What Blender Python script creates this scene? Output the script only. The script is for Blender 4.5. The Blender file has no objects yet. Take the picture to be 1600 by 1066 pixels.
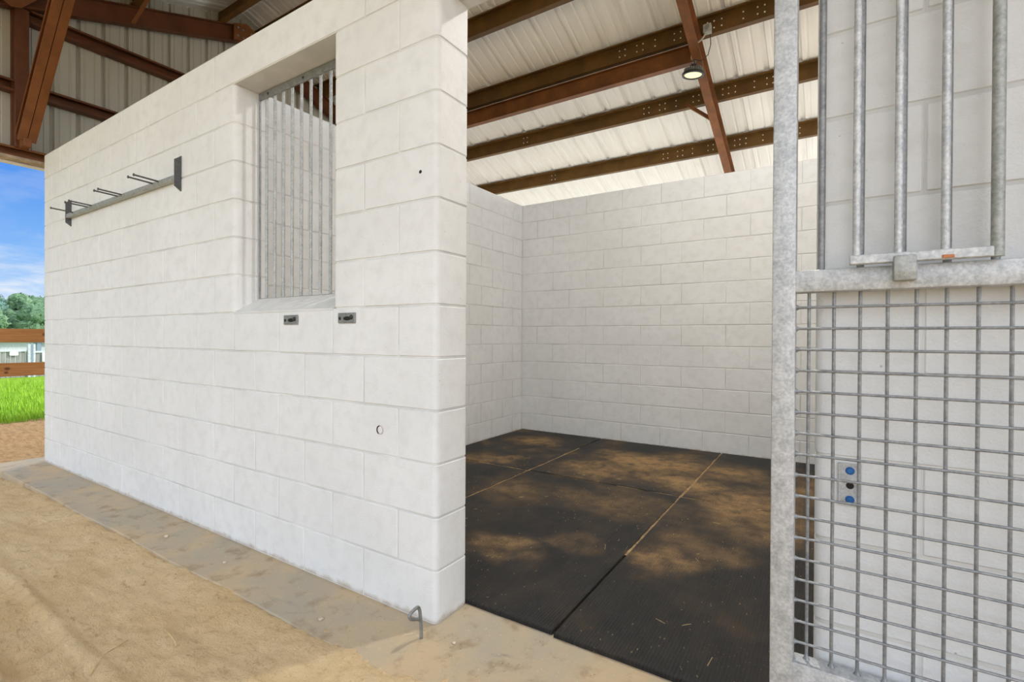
import bpy, bmesh, math, random
from mathutils import Vector, Matrix, noise
random.seed(7)
C = bpy.context.scene.collection
B = .2032
R = math.radians

# ------------------------------------------------------------------ node helpers
class NT:
    def __init__(s, name):
        s.m = bpy.data.materials.new(name); s.m.use_nodes = True
        s.t = s.m.node_tree; s.t.nodes.clear()
        s.out = s.n('ShaderNodeOutputMaterial'); s.b = s.n('ShaderNodeBsdfPrincipled')
        s.l(s.b.outputs[0], s.out.inputs[0])
        s.pos = s.n('ShaderNodeNewGeometry').outputs['Position']
    def n(s, t, **k):
        o = s.t.nodes.new(t)
        for a, v in k.items(): setattr(o, a, v)
        return o
    def l(s, a, b): s.t.links.new(a, b)
    def put(s, sock, v):
        if isinstance(v, (int, float)): sock.default_value = v
        elif isinstance(v, tuple): sock.default_value = v + (1,) if (len(v) == 3 and sock.type == 'RGBA') else v
        else: s.l(v, sock)
    def base(s, v): s.put(s.b.inputs['Base Color'], v)
    def rough(s, v): s.put(s.b.inputs['Roughness'], v)
    def metal(s, v): s.put(s.b.inputs['Metallic'], v)
    def spec(s, v): s.put(s.b.inputs['Specular IOR Level'], v)
    def math(s, op, a, b=0., c=None, clamp=False):
        o = s.n('ShaderNodeMath', operation=op, use_clamp=clamp); s.put(o.inputs[0], a); s.put(o.inputs[1], b)
        if c is not None: s.put(o.inputs[2], c)
        return o.outputs[0]
    def scale(s, v, sc, off=(0, 0, 0)):
        o = s.n('ShaderNodeMapping'); s.l(v, o.inputs[0]); o.inputs['Scale'].default_value = sc; o.inputs['Location'].default_value = off
        return o.outputs[0]
    def noise(s, v, sc, det=4, ro=.55, dist=0.):
        o = s.n('ShaderNodeTexNoise'); s.l(v, o.inputs['Vector']); o.inputs['Scale'].default_value = sc
        o.inputs['Detail'].default_value = det; o.inputs['Roughness'].default_value = ro; o.inputs['Distortion'].default_value = dist
        return o.outputs[0]
    def noisec(s, v, sc, det=3):
        o = s.n('ShaderNodeTexNoise'); s.l(v, o.inputs['Vector']); o.inputs['Scale'].default_value = sc
        o.inputs['Detail'].default_value = det
        return o.outputs[1]
    def voro(s, v, sc, feat='F1'):
        o = s.n('ShaderNodeTexVoronoi', feature=feat); s.l(v, o.inputs['Vector']); o.inputs['Scale'].default_value = sc
        return o
    def rng(s, v, a, b, c=0., d=1.):
        o = s.n('ShaderNodeMapRange', interpolation_type='SMOOTHSTEP'); s.put(o.inputs[0], v)
        for i, q in enumerate((a, b, c, d)): o.inputs[i + 1].default_value = q
        return o.outputs[0]
    def ramp(s, v, stops):
        o = s.n('ShaderNodeValToRGB'); s.l(v, o.inputs[0]); e = o.color_ramp.elements
        while len(e) < len(stops): e.new(.5)
        for el, (p, c) in zip(e, stops): el.position = p; el.color = c + (1,)
        return o.outputs[0]
    def mix(s, f, a, b, mode='MIX'):
        o = s.n('ShaderNodeMix', data_type='RGBA', blend_type=mode); s.put(o.inputs[0], f); s.put(o.inputs[6], a); s.put(o.inputs[7], b)
        return o.outputs[2]
    def bump(s, h, dist=.002, st=1.):
        o = s.n('ShaderNodeBump'); s.l(h, o.inputs['Height']); o.inputs['Distance'].default_value = dist; o.inputs['Strength'].default_value = st
        s.l(o.outputs[0], s.b.inputs['Normal'])
    def xyz(s, v):
        o = s.n('ShaderNodeSeparateXYZ'); s.l(v, o.inputs[0]); return o.outputs

def plain(name, col, rough=.6, metal=0., var=.12, sc=25):
    t = NT(name); nz = t.noise(t.pos, sc)
    a = tuple(c * (1 - var) for c in col); b = tuple(min(1, c * (1 + var)) for c in col)
    t.base(t.mix(t.rng(nz, .3, .7), a, b)); t.rough(rough); t.metal(metal)
    return t.m

def m_block():
    t = NT('painted_block'); p = t.pos
    big = t.noise(p, 1.7, 3); mid = t.noise(p, 14, 4); fine = t.noise(p, 140, 3, .6)
    col = t.mix(t.rng(big, .3, .7), (.80, .80, .79), (.855, .855, .85))
    col = t.mix(t.math('MULTIPLY', t.rng(mid, .42, .72), .55), col, (.735, .73, .71))
    pits = t.voro(p, 38).outputs['Distance']
    pm = t.math('MULTIPLY', t.rng(pits, .10, .05), t.rng(t.noise(p, 9, 2), .56, .66))
    col = t.mix(t.math('MULTIPLY', t.rng(t.noise(p, 210, 2, .6), .62, .74), .30), col, (.52, .51, .48))
    col = t.mix(t.math('MULTIPLY', pm, .45), col, (.36, .34, .30))
    x, y, z = t.xyz(p)
    # splashed sand along the foot of the wall, ragged edge
    foot = t.rng(t.math('SUBTRACT', z, t.math('MULTIPLY', t.noise(p, 18, 4), .05)), .004, -.024)
    col = t.mix(t.math('MULTIPLY', foot, .6), col, (.36, .25, .14))
    t.base(col); t.rough(.62); t.spec(.35)
    h = t.math('ADD', t.math('MULTIPLY', fine, .45), t.math('MULTIPLY', mid, .9))
    h = t.math('SUBTRACT', h, t.math('MULTIPLY', pm, .8))
    t.bump(h, .0034, .85)
    return t.m

def m_galv(name, base=.60, metal=.55, warm=0.):
    t = NT(name); p = t.pos
    v = t.voro(p, 75); n1 = t.noise(p, 30, 6, .75); n2 = t.noise(p, 130, 2)
    f = t.math('ADD', t.math('MULTIPLY', t.rng(n1, .32, .68), .6), t.math('MULTIPLY', t.rng(n2, .3, .7), .4))
    c = t.mix(f, (base * .62, base * .64, base * (.66 - warm)), (min(1, base * 1.30), min(1, base * 1.31), min(1, base * (1.32 - warm))))
    c = t.mix(t.math('MULTIPLY', t.xyz(v.outputs['Color'])[0], .2), c, (base * .8, base * .82, base * .86))
    t.base(c); t.metal(metal); t.rough(t.math('ADD', .40, t.math('MULTIPLY', n1, .22)))
    t.bump(t.math('ADD', n1, t.math('MULTIPLY', n2, .4)), .0012, .35)
    return t.m

def m_rust(name, k, kg):
    t = NT(name); p = t.pos
    n = t.noise(p, 5, 5, .6); n2 = t.noise(p, 45, 3)
    c = t.mix(t.rng(n, .3, .7), (.155 * k, .056 * kg, .016 * k), (.24 * k, .088 * kg, .024 * k))
    c = t.mix(t.math('MULTIPLY', t.rng(n2, .55, .75), .35), c, (.11 * k, .045 * k, .017 * k))
    t.base(c); t.rough(.55); t.spec(.35); t.bump(n2, .001, .25)
    return t.m

def m_sheet(name, col, var=.05):
    t = NT(name); p = t.pos
    n = t.noise(t.scale(p, (1.5, .25, .25)), 7, 4); n2 = t.noise(p, 2.2, 3)
    c = t.mix(t.rng(n, .3, .75), tuple(q * (1 - var) for q in col), tuple(q * (1 + var * .5) for q in col))
    c = t.mix(t.math('MULTIPLY', t.rng(n2, .5, .8), .18), c, tuple(q * .82 for q in col))
    t.base(c); t.rough(.5); t.spec(.3); t.bump(n, .004, .14)
    return t.m

def m_concrete():
    t = NT('stained_concrete'); p = t.pos
    n1 = t.noise(p, 2.3, 5, .6, .4); n2 = t.noise(p, 9, 5, .6); n3 = t.noise(p, 70, 3); n4 = t.noise(t.scale(p, (1, 2.2, 1)), 5, 5, .65, .8)
    c = t.mix(t.rng(n1, .32, .68), (.46, .395, .30), (.60, .45, .275))
    c = t.mix(t.math('MULTIPLY', t.rng(n2, .50, .72), .75), c, (.34, .245, .15))
    c = t.mix(t.math('MULTIPLY', t.rng(n4, .60, .76), .55), c, (.30, .25, .20))
    c = t.mix(t.math('MULTIPLY', t.rng(n3, .62, .75), .6), c, (.68, .60, .46))
    c = t.mix(t.math('MULTIPLY', t.rng(t.voro(p, 55).outputs['Distance'], .14, .05), t.rng(n2, .45, .6)), c, (.13, .10, .07))
    t.base(c); t.rough(.85); t.spec(.25)
    t.bump(t.math('ADD', n2, t.math('MULTIPLY', n3, .35)), .006, .6)
    return t.m

def m_ground():
    t = NT('sand_and_grass_ground'); p = t.pos; x, y, z = t.xyz(p)
    n1 = t.noise(p, 1.6, 5, .6); n2 = t.noise(t.scale(p, (1, 2, 1)), 13, 6, .7); n3 = t.noise(p, 120, 3, .7)
    c = t.mix(t.rng(n1, .3, .7), (.76, .535, .28), (.84, .63, .37))
    c = t.mix(t.math('MULTIPLY', t.rng(n2, .55, .74), .65), c, (.42, .26, .115))
    n5 = t.noise(p, 38, 6, .8)
    c = t.mix(t.math('MULTIPLY', t.rng(n5, .53, .70), .55), c, (.46, .29, .135))
    c = t.mix(t.math('MULTIPLY', t.rng(n3, .58, .8), .6), c, (.34, .21, .10))
    c = t.mix(t.math('MULTIPLY', t.rng(n3, .40, .22), .4), c, (.80, .64, .43))
    c = t.mix(t.rng(x, -4.75, -4.95), c, t.mix(t.rng(n2, .35, .7), (.66, .40, .19), (.44, .25, .11)))
    c = t.mix(t.rng(y, 4.9, 5.3), c, (.66, .63, .57))
    edge = t.math('ADD', x, t.math('MULTIPLY', t.math('SUBTRACT', t.noise(p, 3, 3), .5), 1.1))
    g = t.rng(edge, -7.62, -8.0)
    gc = t.mix(t.rng(t.noise(p, 7, 5, .7), .3, .7), (.13, .27, .012), (.24, .38, .03))
    gc = t.mix(t.math('MULTIPLY', t.rng(t.noise(p, 1.1, 3), .55, .75), .35), gc, (.24, .30, .06))
    c = t.mix(g, c, gc)
    t.base(c); t.rough(.95); t.spec(.1)
    t.bump(t.math('ADD', t.math('ADD', t.math('MULTIPLY', n2, .8), t.math('MULTIPLY', n5, .5)), t.math('MULTIPLY', n3, .35)), .020, .9)
    return t.m

def m_mat():
    t = NT('dusty_black_rubber'); p = t.pos
    warp = t.noisec(p, 3.2, 4); w2 = t.n('ShaderNodeVectorMath', operation='SUBTRACT'); t.l(warp, w2.inputs[0]); w2.inputs[1].default_value = (.5, .5, .5)
    w3 = t.n('ShaderNodeVectorMath', operation='SCALE'); t.l(w2.outputs[0], w3.inputs[0]); w3.inputs['Scale'].default_value = .55
    w4 = t.n('ShaderNodeVectorMath', operation='ADD'); t.l(p, w4.inputs[0]); t.l(w3.outputs[0], w4.inputs[1])
    q = w4.outputs[0]
    spots = [(-.03, 2.80, .62, .40, .95), (-.36, 2.32, .42, .34, .75), (.30, 2.36, .45, .30, .75), (.80, 2.10, .42, .42, .75), (.98, 1.72, .30, .34, .6),
             (.74, 1.30, .30, .16, .35), (-.16, .72, .19, .17, .75), (.59, 1.02, .13, .20, .6), (-1.36, 3.05, .32, .24, .7), (-1.25, 2.2, .34, .26, .6),
             (.60, 2.85, .34, .30, .7), (.10, .95, .22, .10, .3), (.05, 1.65, .50, .30, .35), (-.62, 1.55, .35, .30, .3), (1.1, 2.6, .3, .4, .5)]
    acc = None
    for cx, cy, rx, ry, a in spots:
        v = t.scale(q, (1 / rx, 1 / ry, 0), (-cx / rx, -cy / ry, 0))
        le = t.n('ShaderNodeVectorMath', operation='LENGTH'); t.l(v, le.inputs[0])
        k = t.rng(le.outputs['Value'], 1.25, .15, 0., a)
        acc = k if acc is None else t.math('MAXIMUM', acc, k)
    n = t.noise(p, 11, 6, .7); fine = t.noise(p, 160, 2, .6)
    acc = t.math('MULTIPLY', acc, t.rng(n, .30, .66, .30, 1.25))
    acc = t.math('ADD', acc, t.math('MULTIPLY', t.rng(t.noise(p, 2.4, 5, .65), .46, .75), t.rng(t.xyz(p)[1], .9, 2.0, .14, .42)), clamp=True)
    wx = t.n('ShaderNodeTexWave', wave_type='BANDS', bands_direction='X', wave_profile='SIN')
    t.l(t.scale(p, (1, .12, 1)), wx.inputs[0]); wx.inputs['Scale'].default_value = 26; wx.inputs['Distortion'].default_value = 1.2; wx.inputs['Detail'].default_value = 1; wx.inputs['Detail Scale'].default_value = 4
    rib = wx.outputs['Fac']
    rub = t.mix(t.rng(n, .3, .7), (.010, .0095, .0095), (.022, .020, .019))
    rub = t.mix(t.math('MULTIPLY', rib, .30), rub, (.038, .036, .034))
    dirt = t.mix(t.rng(fine, .35, .7), (.27, .165, .075), (.42, .275, .135))
    c = t.mix(acc, rub, dirt)
    sp = t.math('MULTIPLY', t.rng(t.voro(p, 75).outputs['Distance'], .16, .06), t.rng(t.noise(p, 6, 3), .45, .62))
    c = t.mix(t.math('MULTIPLY', sp, .55), c, (.46, .35, .20))
    t.base(c); t.rough(t.math('ADD', .58, t.math('MULTIPLY', acc, .4), clamp=True)); t.spec(.3)
    t.bump(t.math('ADD', t.math('MULTIPLY', rib, .6), t.math('MULTIPLY', fine, .35)), .0035, .6)
    return t.m

def m_wood():
    t = NT('treated_pine_board'); p = t.pos
    g = t.noise(t.scale(p, (1, .35, 7)), 7, 5, .6, .8); g2 = t.noise(t.scale(p, (1, .5, 18)), 12, 3)
    c = t.mix(t.rng(g, .3, .7), (.29, .115, .030), (.42, .19, .062))
    c = t.mix(t.math('MULTIPLY', t.rng(g2, .55, .75), .5), c, (.20, .075, .022))
    # pairs of knots along the boards
    for ky, kz, r in ((.635, 1.10, .020), (.66, 1.06, .016), (.30, .69, .020), (.29, .645, .014), (-.9, 1.08, .02), (1.7, .69, .02)):
        v = t.scale(p, (0, .7 / r, 1 / r), (0, -ky * .7 / r, -kz / r))
        le = t.n('ShaderNodeVectorMath', operation='LENGTH'); t.l(v, le.inputs[0])
        c = t.mix(t.rng(le.outputs['Value'], 1.3, .5, 0, .85), c, (.075, .026, .010))
    t.base(c); t.rough(.7); t.spec(.25); t.bump(g2, .002, .4)
    return t.m

def m_leaf(name, a, b):
    t = NT(name); p = t.pos
    n = t.noise(p, 1.3, 5, .75); n2 = t.noise(p, 5.5, 4, .8)
    t.base(t.mix(t.math('ADD', t.math('MULTIPLY', t.rng(n, .3, .7), .5), t.math('MULTIPLY', t.rng(n2, .3, .7), .5)), a, b)); t.rough(.8); t.spec(.15)
    t.bump(n2, .25, 1.)
    return t.m

def m_boards():
    t = NT('weathered_grey_boards'); p = t.pos
    g = t.noise(t.scale(p, (1, 9, .6)), 4, 4, .6)
    t.base(t.mix(t.rng(g, .3, .7), (.20, .195, .185), (.34, .33, .31))); t.rough(.9); t.spec(.1)
    return t.m

def m_grass():
    t = NT('grass_blade'); n = t.noise(t.pos, 5, 3)
    t.base(t.mix(t.rng(n, .3, .7), (.15, .32, .012), (.30, .47, .03))); t.rough(.6); t.spec(.2)
    return t.m

def m_lens(st, name, col):
    t = NT(name); t.base((.86, .83, .52)); t.rough(.35)
    t.put(t.b.inputs['Emission Color'], col); t.put(t.b.inputs['Emission Strength'], st)
    return t.m
ADDED_LAMP = 820.  # lens strength of the extra lamp added over the stall
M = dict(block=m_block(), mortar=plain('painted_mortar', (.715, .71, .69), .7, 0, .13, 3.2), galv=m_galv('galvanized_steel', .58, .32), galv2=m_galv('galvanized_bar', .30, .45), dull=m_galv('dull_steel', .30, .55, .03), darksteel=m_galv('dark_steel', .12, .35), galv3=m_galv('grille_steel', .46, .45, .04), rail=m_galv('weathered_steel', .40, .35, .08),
         rust=m_rust('red_oxide_steel', 1, 1), brown=m_rust('brown_primer_steel', .62, .84), darkred=m_rust('dark_red_primer_steel', .58, .52), sheet=m_sheet('white_roof_sheet', (.875, .855, .805)), wallsheet=m_sheet('cream_wall_sheet', (.50, .49, .425)),
         conc=m_concrete(), ground=m_ground(), mat=m_mat(), wood=m_wood(), boards=m_boards(), grass=m_grass(),
         sill=plain('painted_sill', (.72, .715, .69), .7, 0, .05, 12), tan=plain('tan_trim', (.40, .30, .22), .7, 0, .3, 14), cream=plain('cream_trim', (.76, .72, .64), .5, 0, .04),
         black=plain('black_metal', (.025, .025, .027), .45), dark=plain('dark_hole', (.012, .011, .010), .8), blue=plain('blue_screw', (.02, .14, .42), .45, .2),
         zinc=plain('zinc_bolt', (.78, .72, .60), .45, .1, .1), lens=m_lens(ADDED_LAMP, 'added_lamp_lens', (1., .965, .90)), dimlens=m_lens(.62, 'led_lens_dim', (1., .94, .50)), alu=plain('grey_aluminium', (.34, .35, .34), .45, .5),
         box=plain('grey_plastic_box', (.40, .42, .37), .5), pvc=plain('grey_conduit', (.52, .50, .45), .5), rustspot=plain('orange_rust', (.50, .20, .09), .8, 0, .3, 90),
         plug=plain('pinkish_mortar', (.55, .46, .42), .9, 0, .2, 120), white=plain('white_paint', (.50, .52, .55), .6), sign=plain('white_sign', (.85, .86, .80), .5), bluegrey=plain('blue_grey_post', (.22, .27, .34), .6),
         bark=plain('tree_bark', (.16, .12, .08), .9), straw=plain('dry_straw', (.60, .45, .22), .8, 0, .2), stone=plain('pale_pebble', (.60, .50, .37), .9, 0, .25, 60), sand=plain('seam_sand', (.34, .225, .115), .95, 0, .35, 40),
         leafA=m_leaf('hazy_leaves_green', (.10, .22, .11), (.30, .46, .26)), leafB=m_leaf('hazy_leaves_blue', (.08, .19, .16), (.24, .38, .28)))

# ------------------------------------------------------------------ mesh helpers
class MB:
    def __init__(s): s.v = []; s.f = []
    def add(s, vs, fs):
        o = len(s.v); s.v += [tuple(q) for q in vs]; s.f += [[i + o for i in f] for f in fs]; return s
    def bm(s, b):
        b.verts.index_update(); s.add([v.co for v in b.verts], [[v.index for v in f.verts] for f in b.faces]); b.free(); return s
    def box(s, x0, x1, y0, y1, z0, z1, bev=0., seg=1):
        b = bmesh.new(); bmesh.ops.create_cube(b, size=1)
        bmesh.ops.transform(b, matrix=Matrix.Translation(((x0 + x1) / 2, (y0 + y1) / 2, (z0 + z1) / 2)) @ Matrix.Diagonal((abs(x1 - x0), abs(y1 - y0), abs(z1 - z0), 1)), verts=b.verts)
        if bev > 0: bmesh.ops.bevel(b, geom=b.edges[:], offset=bev, segments=seg, affect='EDGES', profile=.5)
        return s.bm(b)
    def prism(s, prof, p0, p1, u, v, caps=True):
        p0, p1, u, v = Vector(p0), Vector(p1), Vector(u), Vector(v); n = len(prof)
        vs = [p + u * a + v * b_ for p in (p0, p1) for a, b_ in prof]
        fs = [[i, (i + 1) % n, n + (i + 1) % n, n + i] for i in range(n)]
        if caps: fs += [list(range(n))[::-1], list(range(n, 2 * n))]
        return s.add(vs, fs)
    def tube(s, pts, r, seg=10, caps=True):
        pts = [Vector(p) for p in pts]; n = len(pts); rs = r if isinstance(r, (list, tuple)) else [r] * n
        d0 = (pts[1] - pts[0]).normalized(); ref = Vector((0, 0, 1)) if abs(d0.z) < .9 else Vector((1, 0, 0))
        a = d0.cross(ref).normalized(); vs = []
        for i, p in enumerate(pts):
            d = ((pts[min(i + 1, n - 1)] - pts[max(i - 1, 0)])).normalized()
            a = (a - d * a.dot(d)).normalized(); b_ = d.cross(a)
            vs += [p + (a * math.cos(2 * math.pi * k / seg) + b_ * math.sin(2 * math.pi * k / seg)) * rs[i] for k in range(seg)]
        fs = [[i * seg + k, i * seg + (k + 1) % seg, (i + 1) * seg + (k + 1) % seg, (i + 1) * seg + k] for i in range(n - 1) for k in range(seg)]
        if caps: fs += [list(range(seg))[::-1], list(range((n - 1) * seg, n * seg))]
        return s.add(vs, fs)
    def lathe(s, prof, c, ax=(0, 0, 1), seg=32):
        ax = Vector(ax).normalized(); ref = Vector((1, 0, 0)) if abs(ax.x) < .9 else Vector((0, 1, 0)); a = ax.cross(ref).normalized(); b_ = ax.cross(a); c = Vector(c)
        n = len(prof); vs = [c + ax * h + (a * math.cos(2 * math.pi * k / seg) + b_ * math.sin(2 * math.pi * k / seg)) * r for k in range(seg) for r, h in prof]
        fs = [[k * n + i, k * n + i + 1, ((k + 1) % seg) * n + i + 1, ((k + 1) % seg) * n + i] for k in range(seg) for i in range(n - 1)]
        b = bmesh.new(); bv = [b.verts.new(q) for q in vs]
        for f in fs:
            try: b.faces.new([bv[i] for i in f])
            except ValueError: pass
        bmesh.ops.remove_doubles(b, verts=b.verts, dist=1e-5)
        return s.bm(b)
    def build(s, name, mat, parent=None, loc=None, smooth=True, angle=35):
        me = bpy.data.meshes.new(name)
        if parent is not None:
            r = parent
            while r.parent: r = r.parent
            off = Vector(r.location)
        elif loc is not None: off = Vector(loc)
        else:
            xs, ys, zs = zip(*s.v); off = Vector(((min(xs) + max(xs)) / 2, (min(ys) + max(ys)) / 2, min(zs)))
        me.from_pydata([Vector(q) - off for q in s.v], [], s.f)
        b = bmesh.new(); b.from_mesh(me); bmesh.ops.recalc_face_normals(b, faces=b.faces); b.to_mesh(me); b.free()
        if smooth:
            me.polygons.foreach_set('use_smooth', [True] * len(me.polygons))
            me.set_sharp_from_angle(angle=R(angle))
        me.materials.append(M[mat] if isinstance(mat, str) else mat)
        o = bpy.data.objects.new(name, me); C.objects.link(o)
        if parent is not None: o.parent = parent
        else: o.location = off
        return o

def tag(o, label=None, cat=None, group=None, kind=None):
    if label: o['label'] = label
    if cat: o['category'] = cat
    if group: o['group'] = group
    if kind: o['kind'] = kind
    return o
def thing(name, loc, label, cat, group=None):
    o = bpy.data.objects.new(name, None); o.empty_display_size = .1; C.objects.link(o); o.location = loc
    return tag(o, label, cat, group)
def struct(mb, name, mat, label=None, cat=None, **k):
    o = mb.build(name, mat, loc=(0, 0, 0), **k)
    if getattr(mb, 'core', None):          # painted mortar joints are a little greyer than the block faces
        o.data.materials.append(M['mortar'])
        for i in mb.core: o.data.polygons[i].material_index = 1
    return tag(o, label, cat, kind='structure')

# ------------------------------------------------------------------ block walls
def rrect(a0, a1, b0, b1, r0, r1, c, inset=0., seg=5):
    """plan outline of a block: rounded (bullnose) corners r0 at a0 end / r1 at a1 end, else small chamfer c"""
    a0 += inset; a1 -= inset; b0 += inset; b1 -= inset
    out = []
    for (ca, cb, sa, sb, r) in ((a0, b0, 1, 1, r0), (a1, b0, -1, 1, r1), (a1, b1, -1, -1, r1), (a0, b1, 1, -1, r0)):
        pts = []
        if r > 0:
            r_ = r - inset
            for k in range(seg + 1):
                th = math.pi / 2 * k / seg
                pts.append((ca + sa * r_ * (1 - math.sin(th)), cb + sb * r_ * (1 - math.cos(th))))
        else: pts = [(ca, cb + sb * c), (ca + sa * c, cb)]
        if r > 0: pts = pts[::-1] if True else pts
        # order so the outline runs counter-clockwise a0b0 -> a1b0 -> a1b1 -> a0b1
        if r <= 0:
            if (sa, sb) in ((-1, 1), (1, -1)): pts = pts[::-1]
        else:
            # pts now from (a on edge, b full) ... normalise by direction
            start = (ca, cb + sb * (r - inset)); 
            if (sa, sb) in ((1, 1), (-1, -1)):
                if abs(pts[0][0] - ca) > 1e-6: pts = pts[::-1]
            else:
                if abs(pts[0][1] - cb) > 1e-6: pts = pts[::-1]
        out += pts
    return out

def block_wall(segs, thick, fmap, jit=.0006, gap=.0088, rec=.0032, ch=.0022):
    """segs: (course, a0, a1, bull0, bull1) one per block"""
    mb = MB(); mb.core = []
    for (k, a0, a1, q0, q1) in segs:
        z0, z1 = k * B, (k + 1) * B
        e0 = 0 if q0 else gap / 2; e1 = 0 if q1 else gap / 2
        j = random.uniform(-jit, jit); g = gap / 2 + random.uniform(-.0008, .0008)
        args = (a0 + e0, a1 - e1, j, thick + j, .025 if q0 else 0, .025 if q1 else 0, ch)
        full = rrect(*args); ins = rrect(*args, inset=ch); n = len(full)
        rings = [(ins, z0 + g), (full, z0 + g + ch), (full, z1 - g - ch), (ins, z1 - g)]
        vs = [fmap(a, b, z) for pr, z in rings for a, b in pr]
        fs = [[r * n + i, r * n + (i + 1) % n, (r + 1) * n + (i + 1) % n, (r + 1) * n + i] for r in range(3) for i in range(n)]
        fs += [list(range(n))[::-1], list(range(3 * n, 4 * n))]
        mb.add(vs, fs)
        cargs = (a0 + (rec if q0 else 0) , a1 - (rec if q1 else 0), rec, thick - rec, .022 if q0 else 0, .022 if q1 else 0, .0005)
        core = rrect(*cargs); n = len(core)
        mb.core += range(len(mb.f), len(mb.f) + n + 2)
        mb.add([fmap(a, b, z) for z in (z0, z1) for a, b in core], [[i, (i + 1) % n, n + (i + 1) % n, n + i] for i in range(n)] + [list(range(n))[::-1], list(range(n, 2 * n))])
    return mb

def split(k, a0, a1, origin, par, q0, q1):
    """cut a solid interval into 16 inch blocks on the running bond"""
    L = 2 * B; off = origin + (B if (k % 2) != par else 0)
    cuts = [a0]; n0 = math.floor((a0 - off) / L) - 1
    for n in range(n0, n0 + 400):
        x = off + n * L
        if x > a1 - .02: break
        if x > a0 + .02: cuts.append(x)
    cuts.append(a1)
    return [(k, cuts[i], cuts[i + 1], q0 and i == 0, q1 and i == len(cuts) - 2) for i in range(len(cuts) - 1)]

NC = 13
XL, XR = -22 * B, 29 * B
OP0, OP1 = 0., 1.2192           # doorway
W0, W1 = -7 * B, -3 * B         # window
segs = []
for k in range(NC):
    if k == 12:
        segs += split(k, XL, -8 * B, 0, 0, True, False)
        segs += [(k, -8 * B, -2 * B, False, False), (k, -2 * B, 8 * B, False, False)] + split(k, 8 * B, XR, 0, 0, False, True)
    else:
        if 6 <= k < 12:
            segs += split(k, XL, W0, 0, 0, True, True) + split(k, W1, OP0, 0, 0, True, True)
        else: segs += split(k, XL, OP0, 0, 0, True, True)
        segs += split(k, OP1, XR, 0, 0, True, True)
TF = .194
wf = struct(block_wall(segs, TF, lambda a, b, z: (a, b, z)), 'wall_front', 'block', 'white painted concrete block front wall with barred window and stall doorway', 'wall')
YB = 3.56; XP = -1.805; XQ = 1.853
segs = []
for k in range(NC): segs += split(k, XL, XR, XP, 0, True, True)
struct(block_wall(segs, TF, lambda a, b, z: (a, YB + b, z)), 'wall_back', 'block', 'white painted block wall across the back of the stall', 'wall')
for nm, x, lab in (('wall_left', XP - TF, 'white block side wall of the stall, left of the back corner'), ('wall_right', XQ, 'white block side wall of the stall, behind the gate'), ('wall_end', XL, 'outer end wall of the block stalls')):
    segs = []
    for k in range(NC): segs += split(k, TF + .002, YB - .002, YB, 1 if nm != 'wall_end' else 0, False, False)
    struct(block_wall(segs, TF, lambda a, b, z, x=x: (x + b, a, z)), nm, 'block', lab, 'wall')

# sloped window sill, part of the front wall
mb = MB()
prof = [(-.002, 6 * B - .006), (.0, 6 * B + .004), (.135, 6 * B + .082), (TF - .002, 6 * B + .082), (TF - .002, 6 * B - .006)]
mb.prism(prof, (W0 - .0, 0, 0), (W1 + .0, 0, 0), (0, 1, 0), (0, 0, 1))
tag(mb.build('window_sill', 'sill', parent=wf), 'smooth sloped sill')
# mortar plug and the little marks on the front wall
mb = MB(); c = (-.306, -.0012, .713)
mb.lathe([(0, -.004), (.013, -.0035), (.0165, .0015), (.019, .0)], c, (0, -1, 0), 24)
pl = mb.build('plugged_hole', 'plug', parent=wf)
mb = MB(); mb.tube([(c[0] - .0165 * math.cos(a), -.0025, c[2] + .0165 * math.sin(a)) for a in [R(q) for q in range(-70, 95, 15)]], .0022, 6)
mb.build('hole_rim', 'dark', parent=pl)
mb = MB(); mb.lathe([(0, .0012), (.006, .0008), (.008, -.001)], (-.088, -.0005, 1.736), (0, -1, .2), 10); mb.build('nail_hole', 'dark', parent=wf)

# ------------------------------------------------------------------ slab and ground
mb = MB()
ex = [XL - .22 + i * .04 for i in range(int((XR + .6 - XL) / .04))]
front = [(x, -.288 + .010 * noise.noise((x * 1.7, 3.1, 0)) + .006 * noise.noise((x * 9, 1.1, 0))) for x in ex]
n = len(front)
vs = [(x, y + .006, -.2) for x, y in front] + [(x, y, -.005) for x, y in front] + [(x, y + .004, 0) for x, y in front] + [(x, 5.2, 0) for x, y in front] + [(x, 5.2, -.2) for x, y in front]
fs = [[r * n + i, r * n + i + 1, (r + 1) * n + i + 1, (r + 1) * n + i] for r in range(4) for i in range(n - 1)]
fs += [[i * n for i in range(5)], [i * n + n - 1 for i in range(5)][::-1]]
mb.add(vs, fs)
struct(mb, 'floor', 'conc', 'stained concrete slab under the stalls with a strip along the front wall', 'floor')

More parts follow.
